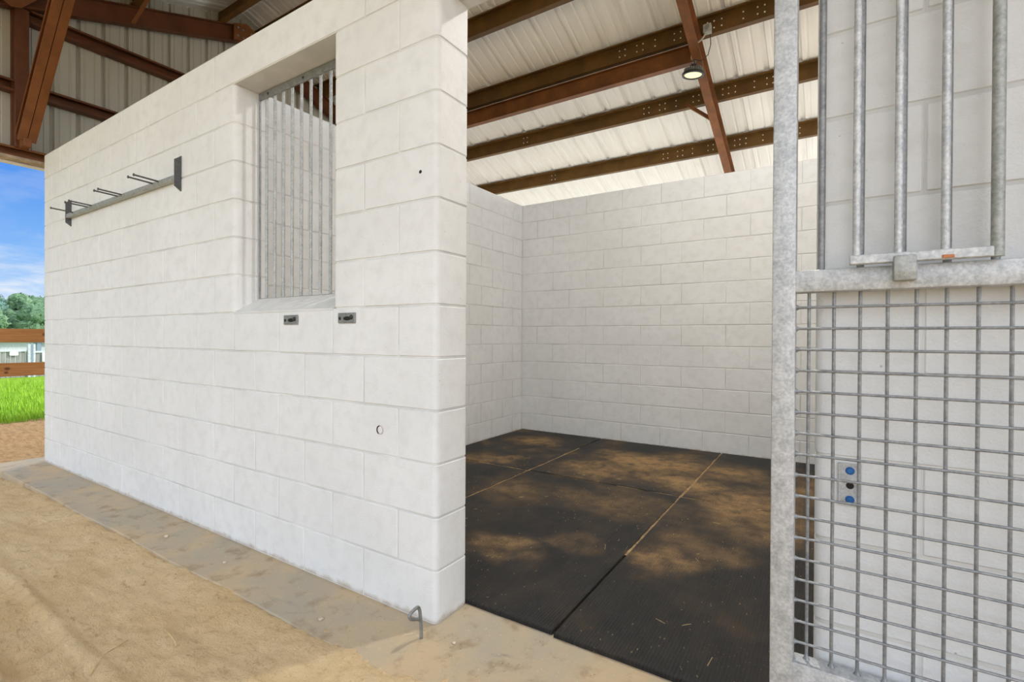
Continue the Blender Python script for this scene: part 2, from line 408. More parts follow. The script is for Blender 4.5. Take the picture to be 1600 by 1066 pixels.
def axis(parts):
    out = []
    for a, b, st in parts:
        n = max(1, round((b - a) / st)); out += [a + (b - a) * i / n for i in range(n)]
    return out + [parts[-1][1]]
gx = axis([(-90, -30, 6), (-30, -14, 1), (-14, -8.2, .25), (-8.2, -5, .06), (-5, .6, .022), (.6, 4, .2), (4, 12, 1), (12, 60, 6)])
gy = axis([(-60, -12, 6), (-12, -3, .8), (-3, -1.5, .1), (-1.5, -.18, .0165), (-.18, 1.4, .08), (1.4, 6, .3), (6, 14, 1), (14, 70, 6)])
def sst(a, b, x):
    t = max(0, min(1, (x - a) / (b - a))); return t * t * (3 - 2 * t)
def gz(x, y):
    z = -.022 - .026 * sst(-2.9, -4.6, x) + .016 * sst(-1.4, .2, x)
    if -9 < x < 4 and -3 < y < 5.6:
        near = sst(-9, -7.5, x)
        z += near * (.010 * noise.noise((x * 1.3, y * 2.5, 0)) + .009 * noise.noise((x * 5, y * 9, 1)) + .010 * noise.noise((x * 14, y * 20, 2)) + .0085 * noise.noise((x * 30, y * 38, 4)))
        # tyre tracks running along the wall
        w = .03 * noise.noise((x * .8, 0, 5))
        for c0, hw in ((-.86, .075), (-1.05, .06)):
            d = abs(y + w - c0)
            if d < hw * 1.6 and x > -5.5:
                z -= .022 * (1 - sst(hw * .7, hw * 1.5, d)) * (.55 + .45 * math.sin(x * 62 + 30 * abs(y - c0)))
                z += .016 * math.exp(-((d - hw * 1.3) / .02) ** 2)
        for c0 in (-.62, -.50, -.70):
            d = (y + w * 1.4 - c0) / .016; z -= .005 * math.exp(-d * d) * (.5 + noise.noise((x * 2.5, c0 * 9, 6)))
        # small bank of sand pushed against the slab
        z += (.014 + .012 * noise.noise((x * 3, 0, 8))) * math.exp(-((y + .33) / .07) ** 2) * sst(-4.5, -2.4, x)
        if x < -4.8: z += .022 * math.sin(x * 21 + 3 * noise.noise((x, y * 1.5, 3))) * near * .5
    if x < -8.5: z -= .035 * max(0, -18 - x)
    if y > 5.3: z -= .05
    if -.15 < y < 5.3 and x > -4.5: z = -.16
    return z
vs = [(x, y, gz(x, y)) for x in gx for y in gy]; ny = len(gy)
fs = [[i * ny + j, (i + 1) * ny + j, (i + 1) * ny + j + 1, i * ny + j + 1] for i in range(len(gx) - 1) for j in range(ny - 1)]
mb = MB(); mb.add(vs, fs)
struct(mb, 'ground', 'ground', 'raked tan sand with tyre tracks, turning to grass beyond the fence', 'ground', angle=180)

# grass
mb = MB(); rg = random.Random(3)
for i in range(9000):
    x = -7.55 - rg.random() ** 1.7 * 7.5; y = -.6 + rg.random() * (1.9 + (-x - 7.5) * .42)
    if x > -7.9 and noise.noise((x * 3, y * 3, 9)) < .0: continue
    h = rg.uniform(.05, .14) * (1 + .8 * max(0, noise.noise((x * 2, y * 2, 0)))); a = rg.random() * 6.283; l = rg.uniform(.1, .6) * h
    z = gz(x, y) - .01; w = rg.uniform(.003, .006); px, py = -math.sin(a) * w, math.cos(a) * w; dx, dy = math.cos(a) * l, math.sin(a) * l
    mb.add([(x - px, y - py, z), (x + px, y + py, z), (x + px * .7 + dx * .4, y + py * .7 + dy * .4, z + h * .6), (x - px * .7 + dx * .4, y - py * .7 + dy * .4, z + h * .6), (x + dx, y + dy, z + h)], [[0, 1, 2, 3], [3, 2, 4]])
tag(mb.build('grass', 'grass', loc=(0, 0, 0), smooth=False), 'bright green tufted grass in the field beyond the sand', 'grass', kind='stuff')

# ------------------------------------------------------------------ roof
YR = 1.82; S = .345; ZB = 4.562
nrm = math.sqrt(1 + S * S)
def zb(y): return ZB - S * abs(y - YR)
RX0, RX1 = -4.80, 6.2
PUR = .165; RAF = .19
def sheet_profile(x0, x1, per, hh):
    pts = []; x = x0
    while x < x1 - 1e-6:
        for dx, h in ((0, 0), (.10 * per, 0), (.13 * per, .2), (.17 * per, .2), (.20 * per, 0), (.52 * per, 0), (.55 * per, .2), (.59 * per, .2), (.62 * per, 0), (.80 * per, 0), (.87 * per, 1), (.96 * per, 1)):
            if x + dx <= x1: pts.append((x + dx, h * hh))
        x += per
    pts.append((x1, 0)); return pts
pr = sheet_profile(RX0, RX1, .305, .032)
mb = MB()
zr = lambda y: zb(y) + RAF + PUR + .004
for ya, yb in ((YR, 6.75), (YR, -2.10)):
    n = len(pr); ys = [ya + (yb - ya) * i / 8 for i in range(9)]
    vs = []
    for up in (0, .002):
        for y in ys:
            for x, h in pr:
                wv = .0035 * noise.noise((x * 2.2, y * 1.1, 0)) if 0 < abs(y - ya) else 0
                vs.append((x, y, zr(y) + h + up + wv))
    m = len(ys); fs = []
    for L in range(2):
        for i in range(m - 1):
            for j in range(n - 1):
                q = [L * m * n + i * n + j, L * m * n + i * n + j + 1, L * m * n + (i + 1) * n + j + 1, L * m * n + (i + 1) * n + j]
                fs.append(q if L == 0 else q[::-1])
    mb.add(vs, fs)
struct(mb, 'ceiling', 'sheet', 'underside of the ribbed white metal roof over the stalls', 'ceiling', angle=25)

# gable sheeting above the aisle end
pr = sheet_profile(-1.95, 6.7, .19, -.030)
vs = []; n = len(pr)
for dx in (0, -.003):
    for y, h in pr: vs.append((-4.735 + h + dx, y, 2.60))
    for y, h in pr: vs.append((-4.735 + h + dx, y, max(2.62, zr(y) + .0)))
fs = []
for L in range(2):
    for j in range(n - 1): fs.append([L * 2 * n + j, L * 2 * n + j + 1, L * 2 * n + n + j + 1, L * 2 * n + n + j])
mb = MB(); mb.add(vs, fs)
struct(mb, 'wall_gable', 'wallsheet', 'ribbed cream metal sheeting closing the gable end above the aisle', 'wall', angle=25)

def ibeam(w, d, t=.009, tw=.007):
    a = w / 2; return [(-a, 0), (a, 0), (a, t), (tw / 2, t), (tw / 2, d - t), (a, d - t), (a, d), (-a, d), (-a, d - t), (-tw / 2, d - t), (-tw / 2, t), (-a, t)]
def zee(d, fl=.062, t=.005):
    return [(-t / 2, 0), (fl, 0), (fl, .014), (fl - t, .014), (fl - t, t), (t / 2, t), (t / 2, d), (-fl, d), (-fl, d - .014), (-fl + t, d - .014), (-fl + t, d - t), (-t / 2, d - t)]
def cee(w, d, t=.005, lip=.018):
    return [(0, 0), (w, 0), (w, lip), (w - t, lip), (w - t, t), (t, t), (t, d - t), (w - t, d - t), (w - t, d - lip), (w, d - lip), (w, d), (0, d)]
def rafter(x, y0, y1, label, w=.088, group=None, prof=None, mt='rust'):
    p0 = Vector((x, y0, zb(y0))); p1 = Vector((x, y1, zb(y1))); d = (p1 - p0).normalized()
    u = Vector((1, 0, 0)); v = u.cross(d); v = v if v.z > 0 else -v
    mb = MB(); mb.prism(prof or ibeam(w, RAF / nrm), p0, p1, u, v)
    return tag(mb.build('rafter', mt), label, 'roof rafter', group)
rg1 = rafter(-4.62, -1.86, YR - .004, 'red-brown sloping steel rafter at the gable end, rising towards the ridge', mt='darkred')
rg2 = rafter(-4.62, YR + .004, 6.65, 'red-brown gable rafter falling away, glimpsed through the barred window', mt='darkred')
rafter(.113, -1.86, YR - .004, 'red-brown rafter over the stall doorway running up to the ridge')
rs = rafter(.113, YR + .004, 6.65, 'red-brown rafter running down to the back wall with the round lamp hung beneath it')
# flange braces and gusset on rafters
def brace_bar(a, b, parent, w=.035):
    a, b = Vector(a), Vector(b); d = (b - a).normalized(); u = d.cross(Vector((0, 0, 1))).normalized(); v = u.cross(d)
    mb = MB(); mb.prism([(-w / 2, 0), (w / 2, 0), (w / 2, .005), (-w / 2 + .005, .005), (-w / 2 + .005, w), (-w / 2, w)], a, b, u, v); return mb.build('flange_brace', 'rust', parent=parent)
brace_bar((-4.58, .69, zb(.69) + .012), (-4.25, .742, zb(.742) + RAF + .05), rg1)
brace_bar((.07, 4.62, zb(4.62) + .012), (-.20, 4.585, zb(4.585) + RAF + .03), rs)
mb = MB(); mb.prism([(-.17, .30), (.17, .30), (.17, .16), (.0, 0.0), (-.06, .0), (-.17, .10)], (-4.56, -.12, zb(-.12) - .02), (-4.55, -.12, zb(-.12) - .02), (0, 1, S), (0, 0, 1)); mb.build('gusset_plate', 'rust', parent=rg1)
# ridge splice plate with bolts
mb = MB(); mb.prism([(-.15, .01), (0, .06), (.15, .01), (.15, .20), (0, .26), (-.15, .20)], (-4.575, YR, ZB - .05), (-4.562, YR, ZB - .05), (0, 1, 0), (0, 0, 1)); sp = mb.build('splice_plate', 'rust', parent=rg1)
for dy in (-.11, -.05, .05, .11):
    for dz in (.07, .16): MB().lathe([(0, .014), (.012, .014), (.012, 0)], (-4.562, YR + dy, ZB - .05 + dz), (1, 0, 0), 6).build('bolt', 'dull', parent=sp)

BX = [-.69, -.628, -.498, -.432, -.303, -.107, -.044, .214, .275, .345, .537, .66, .72, .934]
purlins = {}
def purlin(y, label, bolts=(), facing=-1):
    mb = MB(); z = zb(y) + RAF
    mb.prism([(a * facing * -1, b) for a, b in zee(PUR)], (-4.74, y, z), (6.1, y, z), (0, 1, 0), (0, 0, 1))
    o = tag(mb.build('purlin', 'brown'), label, 'roof purlin')
    src = None
    for bx in bolts:
        for dz in (.050, .115):
            if src is None:
                b = MB(); b.lathe([(0, .006), (.005, .006), (.0075, .003), (.0075, 0)], (bx, y + facing * .0025, z + dz), (0, facing, 0), 8)
                src = b.build('bolt', 'zinc', parent=o); src0 = Vector((bx, dz, 0))
            else:
                c = src.copy(); C.objects.link(c); c.parent = o; c.location = (bx - src0.x, 0, dz - src0.y)
    purlins[y] = o; return o
pb = 'red-brown roof purlin '
purlin(5.437, pb + 'just above the back block wall, lowest one in view', BX + [-2.36, -2.42])
purlin(4.587, pb + 'over the stall, second one up from the back wall', BX + [-2.36, -2.42])
purlin(3.741, pb + 'with a deeper red beam under its left half, above the lamp', BX)
purlin(2.906, pb + 'crossing the top of the doorway view, fourth up from the back wall')
purlin(2.06, pb + 'next to the ridge on the slope over the stall')
purlin(1.585, pb + 'next to the ridge, above the end of the gable rafter', (), 1)
purlin(.743, pb + 'meeting the gable rafter with a short diagonal brace, top left', (), 1)
purlin(-.10, pb + 'over the aisle holding the top of the diagonal knee brace', (), 1)
# strut beam between the rafters
mb = MB(); z = zb(3.80) + .0
mb.prism(ibeam(.075, RAF - .005), (-4.575, 3.80, z), (.062, 3.80, z), (0, 1, 0), (0, 0, 1))
st = tag(mb.build('strut_beam', 'rust'), 'deeper red-brown beam under the third purlin, butting the rafter by the lamp', 'roof beam')
MB().box(.052, .066, 3.765, 3.80, z + .03, z + .10).build('end_cleat', 'zinc', parent=st)

# gable framing
mb = MB(); mb.prism(cee(.095, .10), (-4.715, -1.86, 3.175), (-4.715, 5.2, 3.175), (1, 0, 0), (0, 0, 1)); tag(mb.build('girt', 'darkred'), 'red-brown horizontal girt on the gable sheeting, lower of the two', 'wall girt')
mb = MB(); mb.prism(cee(.095, .11), (-4.715, -.04, 3.81), (-4.715, 3.6, 3.81), (1, 0, 0), (0, 0, 1)); tag(mb.build('girt', 'darkred'), 'red-brown horizontal girt on the gable sheeting, upper of the two', 'wall girt')
mb = MB(); z = zb(-.105)
mb.box(-4.715, -4.66, -.155, -.142, 2.70, z + .02).box(-4.715, -4.60, -.150, -.060, 2.70, z, .004)
po = tag(mb.build('gable_post', 'darkred'), 'red-brown upright post against the gable sheeting behind the knee brace', 'post')
hd = thing('header_beam', (-4.66, 1.8, 2.585), 'brown horizontal header along the bottom of the gable sheeting, above the open aisle end', 'header beam')
MB().prism(cee(.085, .085), (-4.71, -1.9, 2.622), (-4.71, 5.5, 2.622), (1, 0, 0), (0, 0, 1)).build('beam', 'rust', parent=hd)
MB().box(-4.715, -4.60, -1.9, 5.5, 2.596, 2.621, .003).build('underside_board', 'tan', parent=hd)
MB().box(-4.745, -4.700, -1.95, 5.55, 2.575, 2.595, .003).build('drip_trim', 'cream', parent=hd)
# knee brace : two cees back to back
p0 = Vector((-4.50, -.10, 2.735)); p1 = Vector((-3.29, -.10, 3.925)); d = (p1 - p0).normalized(); u = Vector((0, 1, 0)); v = d.cross(u); v = v if v.z > 0 else -v
kb = thing('knee_brace', p0, 'orange-brown diagonal knee brace from the gable header up to the roof, top left', 'brace')
for sx in (-1, 1):
    mb = MB(); mb.prism([(sx * (a + .0025), b) for a, b in cee(.056, .10)], p0, p1, u, v); mb.build('channel', 'rust', parent=kb)
MB().box(-4.60, -4.47, -.125, -.075, 2.69, 2.76, .003).build('end_cleat', 'rust', parent=kb)

# ------------------------------------------------------------------ high bay lamp
tilt = Vector((.10, -.06, 1)).normalized()
def high_bay(LC, label, cord, lens='lens'):
    lp = thing('high_bay_lamp', LC, label, 'lamp', 'high-bay lamps')
    MB().lathe([(.0, .0), (.082, .0), (.083, -.006), (.0, -.006)][::-1], LC + tilt * .004, tilt, 40).build('lens', lens, parent=lp)
    MB().lathe([(.084, .0), (.088, -.010), (.105, -.010), (.108, .002), (.104, .014), (.070, .024), (.064, .03), (.0, .03)], LC, tilt, 40).build('rim', 'black', parent=lp)
    hs = MB(); hs.lathe([(.062, .026), (.060, .052), (.050, .062), (.0, .064)], LC, tilt, 28)
    for k in range(24):
        a = k * math.pi / 12; ca = Vector((math.cos(a), math.sin(a), 0)); dn = ca - tilt * ca.dot(tilt); tn = tilt.cross(dn)
        hs.prism([(-.0015, .022), (.0015, .022), (.0015, .056), (-.0015, .056)], LC + dn * .055, LC + dn * .092, tn, tilt)
    hs.build('heat_sink', 'alu', parent=lp)
    MB().lathe([(.034, .06), (.034, .092), (.022, .10), (.0, .10)], LC, tilt, 20).build('driver_cap', 'black', parent=lp)
    T = LC + tilt * .10
    MB().tube([T + Vector((0, 0, 0)), T + Vector((.014, 0, .012)), T + Vector((.014, 0, .03)), T + Vector((0, 0, .042)), T + Vector((-.004, 0, .055))], .0045, 8).build('hook', 'alu', parent=lp)
    MB().tube([T + Vector((.01, .0, .0))] + cord, .004, 8).build('power_cord', 'black', parent=lp)
    return lp
high_bay(Vector((.071, 3.78, 3.755)), 'round black high-bay lamp with pale yellow lens hanging below the rafter', [(.10, 3.70, 3.86), (.16, 3.72, 3.84), (.225, 3.72, 3.88), (.250, 3.715, 3.97), (.245, 3.72, 4.07)], 'dimlens')
high_bay(Vector((.90, 1.62, 3.75)), 'added unseen high-bay lamp brightening the stall behind the doorway, above the picture', [(.92, 1.61, 4.1), (.89, 1.60, 4.40), (.90, 1.60, 4.665)])  # extra lamp out of view, added to brighten the stall interior
jb = thing('junction_box', (.222, 3.70, 4.085), 'small grey junction box on the third purlin, right of the rafter above the lamp', 'junction box')
MB().box(.185, .258, 3.672, 3.737, 4.085, 4.165, .006, 2).build('box', 'box', parent=jb)
MB().lathe([(0, .004), (.022, .004), (.024, 0)], (.222, 3.672, 4.13), (0, -1, 0), 16).build('cover_plate', 'alu', parent=jb)
MB().tube([(.20, 3.70, 4.09), (.195, 3.69, 4.06), (.17, 3.68, 4.025), (.14, 3.68, 4.01), (.10, 3.70, 4.005), (.07, 3.70, 4.01)], .008, 10).build('conduit', 'pvc', parent=jb)

# ------------------------------------------------------------------ window grille
gr = thing('window_grille', (-1.015, .13, 1.30), 'galvanized grille of upright bars set in the window opening', 'window grille')
GY = .135
fr = MB(); fr.box(W0 + .006, W1 - .006, GY - .004, GY + .004, 2.395, 2.434, .001).box(W0 + .006, W1 - .006, GY, GY + .045, 2.428, 2.435, .001)
top = fr.build('top_angle', 'dull', parent=gr)
for x in (-1.33, -.70, -1.02): MB().lathe([(0, .004), (.006, .003), (.007, 0)], (x, GY - .004, 2.415), (0, -1, 0), 10).build('screw', 'black', parent=top)
MB().box(W0 + .004, W0 + .014, GY - .002, GY + .006, 1.300, 2.43, .001).build('side_strip', 'galv2', parent=gr)
MB().box(W0 + .006, W1 - .006, GY + .001, GY + .016, 1.296, 1.304, .001).build('bottom_strip', 'galv2', parent=gr)
xs = [-1.363 + .078 * i for i in range(10)]
first = None
for x in xs:
    if first is None:
        first = MB().tube([(x, GY + .010, 1.30), (x, GY + .010, 2.43)], .0080, 14).build('bar', 'galv3', parent=gr)
    else:
        c = first.copy(); C.objects.link(c); c.parent = gr; c.location = (x - xs[0], 0, 0)

# ------------------------------------------------------------------ wall hardware
def strike(x0, x1, z0, z1, label):
    t = thing('strike_plate', ((x0 + x1) / 2, 0, (z0 + z1) / 2), label, 'strike plate', 'steel plates under the window'); cx, cz = (x0 + x1) / 2, (z0 + z1) / 2
    MB().box(x0, x1, -.007, -.0005, z0, z1, .0015).build('plate', 'dull', parent=t)
    MB().lathe([(0, .009), (.005, .008), (.0095, .004), (.0105, 0)], (x1 - .022, -.007, cz + .003), (0, -1, 0), 14).build('bolt', 'black', parent=t)
    MB().lathe([(0, .006), (.004, .005), (.007, .002), (.0075, 0)], (x0 + .014, -.007, cz - .002), (0, -1, 0), 14).build('bolt', 'black', parent=t)
    b = MB(); n = 18
    b.add([(cx + .006 + .026 * math.cos(2 * math.pi * i / n), -.0075, cz - .002 + .009 * math.sin(2 * math.pi * i / n)) for i in range(n)] + [(cx + .006 + .020 * math.cos(2 * math.pi * i / n), -.0095, cz - .002 + .006 * math.sin(2 * math.pi * i / n)) for i in range(n)],
          [[i, (i + 1) % n, n + (i + 1) % n, n + i] for i in range(n)] + [list(range(n, 2 * n))])
    b.build('slot', 'dark', parent=t)
strike(-.967, -.858, 1.152, 1.197, 'small grey steel plate bolted under the middle of the window sill')
strike(-.566, -.455, 1.154, 1.199, 'small grey steel plate bolted below the lower right corner of the window')

t = thing('anchor_plate', (1.290, 0, .752), 'galvanized plate with two blue screws on the white wall behind the wire mesh', 'anchor plate')
MB().box(1.267, 1.313, -.007, -.0005, .702, .802, .0015).build('plate', 'galv', parent=t)
for z in (.785, .717): tag(MB().lathe([(0, .006), (.006, .0055), (.0085, .003), (.0095, 0)], (1.291, -.007, z), (0, -1, 0), 12).build('screw', 'blue', parent=t), 'blue screw head')
MB().lathe([(0, .0008), (.0075, .0008), (.008, 0)], (1.291, -.007, .750), (0, -1, 0), 16).build('hole', 'dark', parent=t)

# tack rack
tr = thing('tack_rack', (-2.97, 0, 2.03), 'long grey steel tack rack with pegs high on the left of the front wall', 'tack rack')
def end_plate(x):
    b = MB(); b.prism([(-.001, 1.955), (-.001, 2.165), (-.036, 2.138), (-.036, 1.982)], (x - .006, 0, 0), (x + .006, 0, 0), (0, 1, 0), (0, 0, 1)); return b.build('end_plate', 'darksteel', parent=tr)
end_plate(-2.008); end_plate(-3.812)
MB().box(-3.812, -2.008, -.034, -.006, 2.016, 2.048, .003).build('rail', 'rail', parent=tr)
for x in (-2.298, -2.221, -2.824, -2.758, -3.36, -3.285, -3.66):
    p = MB().tube([(x, -.030, 2.040), (x, -.160, 2.046)], .0052, 10).build('peg', 'darksteel', parent=tr)
    MB().lathe([(0, .006), (.008, .005), (.0095, .0), (.0052, -.003)], (x, -.160, 2.046), (0, -1, .03), 12).build('peg_head', 'darksteel', parent=p)

# floor guide
pts = [(.006, -.087, -.02), (.006, -.087, .03), (.006, -.090, .066), (.006, -.092, .078), (.006, -.094, .10), (.006, -.100, .117), (.006, -.108, .1225), (.006, -.125, .121), (.006, -.140, .117), (.006, -.147, .108), (.006, -.140, .096), (.006, -.122, .086), (.006, -.104, .078), (.004, -.094, .070)]
def smooth_path(p, k=3):
    p = [Vector(q) for q in p]; o = []
    for i in range(len(p) - 1):
        a, b, c, d_ = p[max(i - 1, 0)], p[i], p[i + 1], p[min(i + 2, len(p) - 1)]
        for j in range(k):
            t_ = j / k; o.append(.5 * ((2 * b) + (c - a) * t_ + (2 * a - 5 * b + 4 * c - d_) * t_ ** 2 + (3 * b - a - 3 * c + d_) * t_ ** 3))
    return o + [p[-1]]
tag(MB().tube(smooth_path(pts), .0062, 10).build('floor_guide', 'dull'), 'bent grey steel rod standing in the slab at the foot of the wall corner', 'door guide')

# ------------------------------------------------------------------ sliding gate
ga = thing('sliding_gate', (1.80, -.037, .09), 'galvanized sliding stall gate with wire mesh below and upright bars above', 'gate')
G0, G1, GF, GB = 1.129, 2.45, -.062, -.012
bv = .0045
MB().box(G0, G0 + .0505, GF, GB, .09, 2.40, bv, 2).build('stile', 'galv', parent=ga)
MB().box(G1 - .0505, G1, GF, GB, .09, 2.40, bv, 2).build('stile', 'galv', parent=ga)
MB().box(G0 + .048, G1 - .048, GF + .0003, GB - .0003, 1.207, 1.259, bv, 2).build('middle_rail', 'galv', parent=ga)
MB().box(G0 + .048, G1 - .048, GF + .0003, GB - .0003, .09, .322, bv, 2).build('bottom_rail', 'galv', parent=ga)
MB().box(G0 + .048, G1 - .048, GF + .0003, GB - .0003, 2.35, 2.40, bv, 2).build('top_rail', 'galv', parent=ga)
mb = MB(); my = -.034
for i in range(25):
    x = 1.206 + .0505 * i
    if x < G1 - .055:
        mb.tube([(x, my + .0034, .318), (x, my + .0034, 1.212)], .0037, 8)
        mb.lathe([(.0037, .012), (.0045, .006), (.008, .0)], (x, my + .0034, .3218), (0, 0, 1), 8)
for j in range(18):
    z = 1.172 - .0507 * j
    if z > .335:
        mb.tube([(G0 + .045, my - .0030, z), (G1 - .045, my - .0030, z)], .0032, 8)
        mb.lathe([(.0032, .010), (.004, .006), (.008, .0)], (G0 + .0503, my - .0030, z), (1, 0, 0), 8)
mb.build('wire_mesh', 'galv2', parent=ga)
first = None
for i in range(16):
    x = 1.2305 + .0757 * i
    if x > G1 - .07: break
    if first is None: first = MB().tube([(x, my, 1.256), (x, my, 2.355)], .0075, 14).build('bar', 'galv2', parent=ga); x0 = x
    else:
        c = first.copy(); C.objects.link(c); c.parent = ga; c.location = (x - x0, 0, 0)
yk = MB().box(1.284, 1.522, -.086, -.068, 1.2625, 1.2835, .002).build('yoke_bottom_rail', 'galv', parent=ga)
MB().box(1.284, 1.522, -.086, -.068, 2.02, 2.041, .002).build('yoke_top_rail', 'galv', parent=yk)
for x in (1.297, 1.371, 1.448): MB().tube([(x, -.077, 1.280), (x, -.077, 2.025)], .0075, 14).build('yoke_bar', 'galv', parent=yk)
MB().tube([(1.527, -.077, 1.2625), (1.527, -.077, 2.041)], .0105, 18).build('yoke_stile', 'rail', parent=yk)
tag(MB().box(1.4415, 1.4615, -.0872, -.0855, 1.2645, 1.2715, .0008).build('weld_mark', 'rustspot', parent=yk), 'orange rust mark')
lt = MB().box(1.362, 1.401, -.095, -.0615, 1.222, 1.276, .004, 2).build('latch_tab', 'rail', parent=ga)
MB().box(1.3665, 1.4045, -.078, -.0615, 1.2235, 1.264, .004, 2).build('backing_tab', 'galv', parent=lt)

# ------------------------------------------------------------------ rubber mats
def mat(x0, x1, y0, y1, label):
    n = 40; out = []; sd = x0 * 7 + y0 * 3
    def w(a, k): return .004 * noise.noise((a * 3, sd, k)) + .0015 * noise.noise((a * 17, sd, k))
    for i in range(n): q = i / n; out.append((x0 + (x1 - x0) * q, y0 + w(q, 0)))
    for i in range(n): q = i / n; out.append((x1 + w(q, 1), y0 + (y1 - y0) * q))
    for i in range(n): q = i / n; out.append((x1 - (x1 - x0) * q, y1 + w(q, 2)))
    for i in range(n): q = i / n; out.append((x0 + w(q, 3), y1 - (y1 - y0) * q))
    N = len(out); cx, cy = (x0 + x1) / 2, (y0 + y1) / 2
    def ins(p, d): return (p[0] + (d if p[0] < cx - .02 - (x1 - x0) * .49 + .02 else -d if p[0] > cx + (x1 - x0) * .49 else 0), p[1] + (d if p[1] < cy - (y1 - y0) * .49 else -d if p[1] > cy + (y1 - y0) * .49 else 0))
    b = MB(); b.add([(x, y, .001) for x, y in out] + [(x, y, .0155) for x, y in out] + [(*ins(p, .004), .0185) for p in out],
                    [[r * N + i, r * N + (i + 1) % N, (r + 1) * N + (i + 1) % N, (r + 1) * N + i] for r in range(2) for i in range(N)] + [list(range(N))[::-1], list(range(2 * N, 3 * N))])
    tag(b.build('rubber_mat', 'mat'), label, 'floor mat', 'rubber stall mats')
g = .0035
mat(-.800 + g, .400 - g, .188, 2.028 - g, 'black rubber mat inside the doorway, front one beside the white wall end')
mat(.404 + g, 1.62, .180, 2.022 - g, 'black rubber mat at the doorway nearest the gate, with dust in its far half')
mat(-1.795, -.806 - g, .205, 2.022 - g, 'black rubber mat in the front left of the stall, mostly hidden by the front wall')
mat(-1.790, -.800 - g, 2.032 + g, 3.55, 'dark rubber mat in the back left corner of the stall')
mat(-.796 + g, .402 - g, 2.036 + g, 3.545, 'rubber mat against the middle of the back wall, half covered in brown dirt')
mat(.408 + g, 1.60, 2.030 + g, 3.55, 'rubber mat against the back wall behind the gate stile, dusty')
# dirt packed in the seams between mats
b = MB()
def seam(p, q, w0, w1):
    p, q = Vector(p), Vector(q); L = (q - p).length; d = (q - p) / L; s_ = Vector((-d.y, d.x, 0)); n = int(L / .02); vs = []
    for i in range(n + 1):
        c_ = p + d * (L * i / n); w = w0 + (w1 - w0) * max(0, min(1, .5 + 1.1 * noise.noise((i * .12, p.x * 5, p.y)))) ; j = .003 * noise.noise((i * .5, 2, p.x)); h = .0165 + .0035 * max(-1, noise.noise((i * .15, 7, p.y)))
        vs += [c_ + s_ * (j - w), c_ + s_ * (j - w * .4) + Vector((0, 0, h)), c_ + s_ * (j + w * .4) + Vector((0, 0, h)), c_ + s_ * (j + w)]
        vs[-4] = vs[-4] + Vector((0, 0, .012)); vs[-1] = vs[-1] + Vector((0, 0, .012))
    b.add(vs, [[i * 4 + k, i * 4 + k + 1, i * 4 + k + 5, i * 4 + k + 4] for i in range(n) for k in range(3)])
seam((.403, .95, 0), (.405, 3.50, 0), .005, .020); seam((-.803, .9, 0), (-.799, 3.0, 0), .004, .013)
seam((-.05, 2.030, 0), (.40, 2.030, 0), .004, .014); seam((-1.3, 2.028, 0), (-.8, 2.028, 0), .003, .012); seam((.41, 2.027, 0), (1.5, 2.027, 0), .002, .006)
tag(b.build('seam_dirt', 'sand', loc=(0, 0, 0)), 'light brown dirt packed into the seams between the rubber mats', 'dirt', kind='stuff')
# crumbs of hay on mats
b = MB(); rg = random.Random(11)
for i in range(420):
    x, y = rg.uniform(-1.1, 1.5), .22 + rg.random() ** 1.6 * 2.2; a = rg.random() * 3.14; l = rg.uniform(.002, .007) if rg.random() > .05 else rg.uniform(.015, .06); w = .0011
    if .385 < x < .42: continue
    dx, dy = math.cos(a) * l, math.sin(a) * l; nx, ny = -math.sin(a) * w, math.cos(a) * w; z = .0188
    b.add([(x - nx, y - ny, z), (x + nx, y + ny, z), (x + dx + nx, y + dy + ny, z + .0015), (x + dx - nx, y + dy - ny, z + .0015), (x + dx / 2, y + dy / 2, z + .003)], [[0, 1, 4], [1, 2, 4], [2, 3, 4], [3, 0, 4]])
tag(b.build('hay_crumbs', 'straw', loc=(0, 0, 0), smooth=False), 'pale hay crumbs scattered over the front rubber mats', 'hay', kind='stuff')

# pebbles and twigs
rg = random.Random(5)
def pebble(x, y, z, r, label):
    b = bmesh.new(); bmesh.ops.create_icosphere(b, subdivisions=2, radius=r)
    for v_ in b.verts: v_.co *= 1 + .25 * noise.noise(v_.co * (1.3 / r) + Vector((x * 9, y * 9, 0))); v_.co.z *= .6
    bmesh.ops.translate(b, verts=b.verts, vec=(x, y, z + r * .45)); tag(MB().bm(b).build('pebble', 'stone'), label, 'pebble', 'pebbles on the concrete')
pebble(.125, -.045, 0, .007, 'small pale pebble on the slab just right of the bent door guide')
pebble(.085, .0, 0, .005, 'tiny pale pebble on the slab below the wall corner')
pebble(-.40, -.21, 0, .011, 'brown clod lying on the concrete strip left of the bent door guide')
pebble(-1.78, -.17, 0, .012, 'flat brown clod on the concrete strip below the window')
pebble(-1.20, -.16, 0, .009, 'small dark stone on the concrete strip under the front wall')
def twig(pts, r, label):
    tag(MB().tube(smooth_path([(x, y, gz(x, y) + .006 + h) for x, y, h in pts]), r, 6).build('twig', 'straw'), label, 'twig', 'dry twigs on the sand')
twig([(-.86, -.56, 0), (-.80, -.575, .012), (-.73, -.58, .006), (-.70, -.585, .0)], .0024, 'pale bent twig on the sand at the bottom of the picture')
twig([(-.90, -.66, 0), (-.86, -.70, .008), (-.82, -.76, .012), (-.80, -.80, 0)], .002, 'thin curved stalk on the sand near the tyre tracks')
twig([(-2.05, -.50, 0), (-1.98, -.47, .01), (-1.90, -.46, 0)], .0022, 'short pale straw on the sand halfway along the concrete strip')

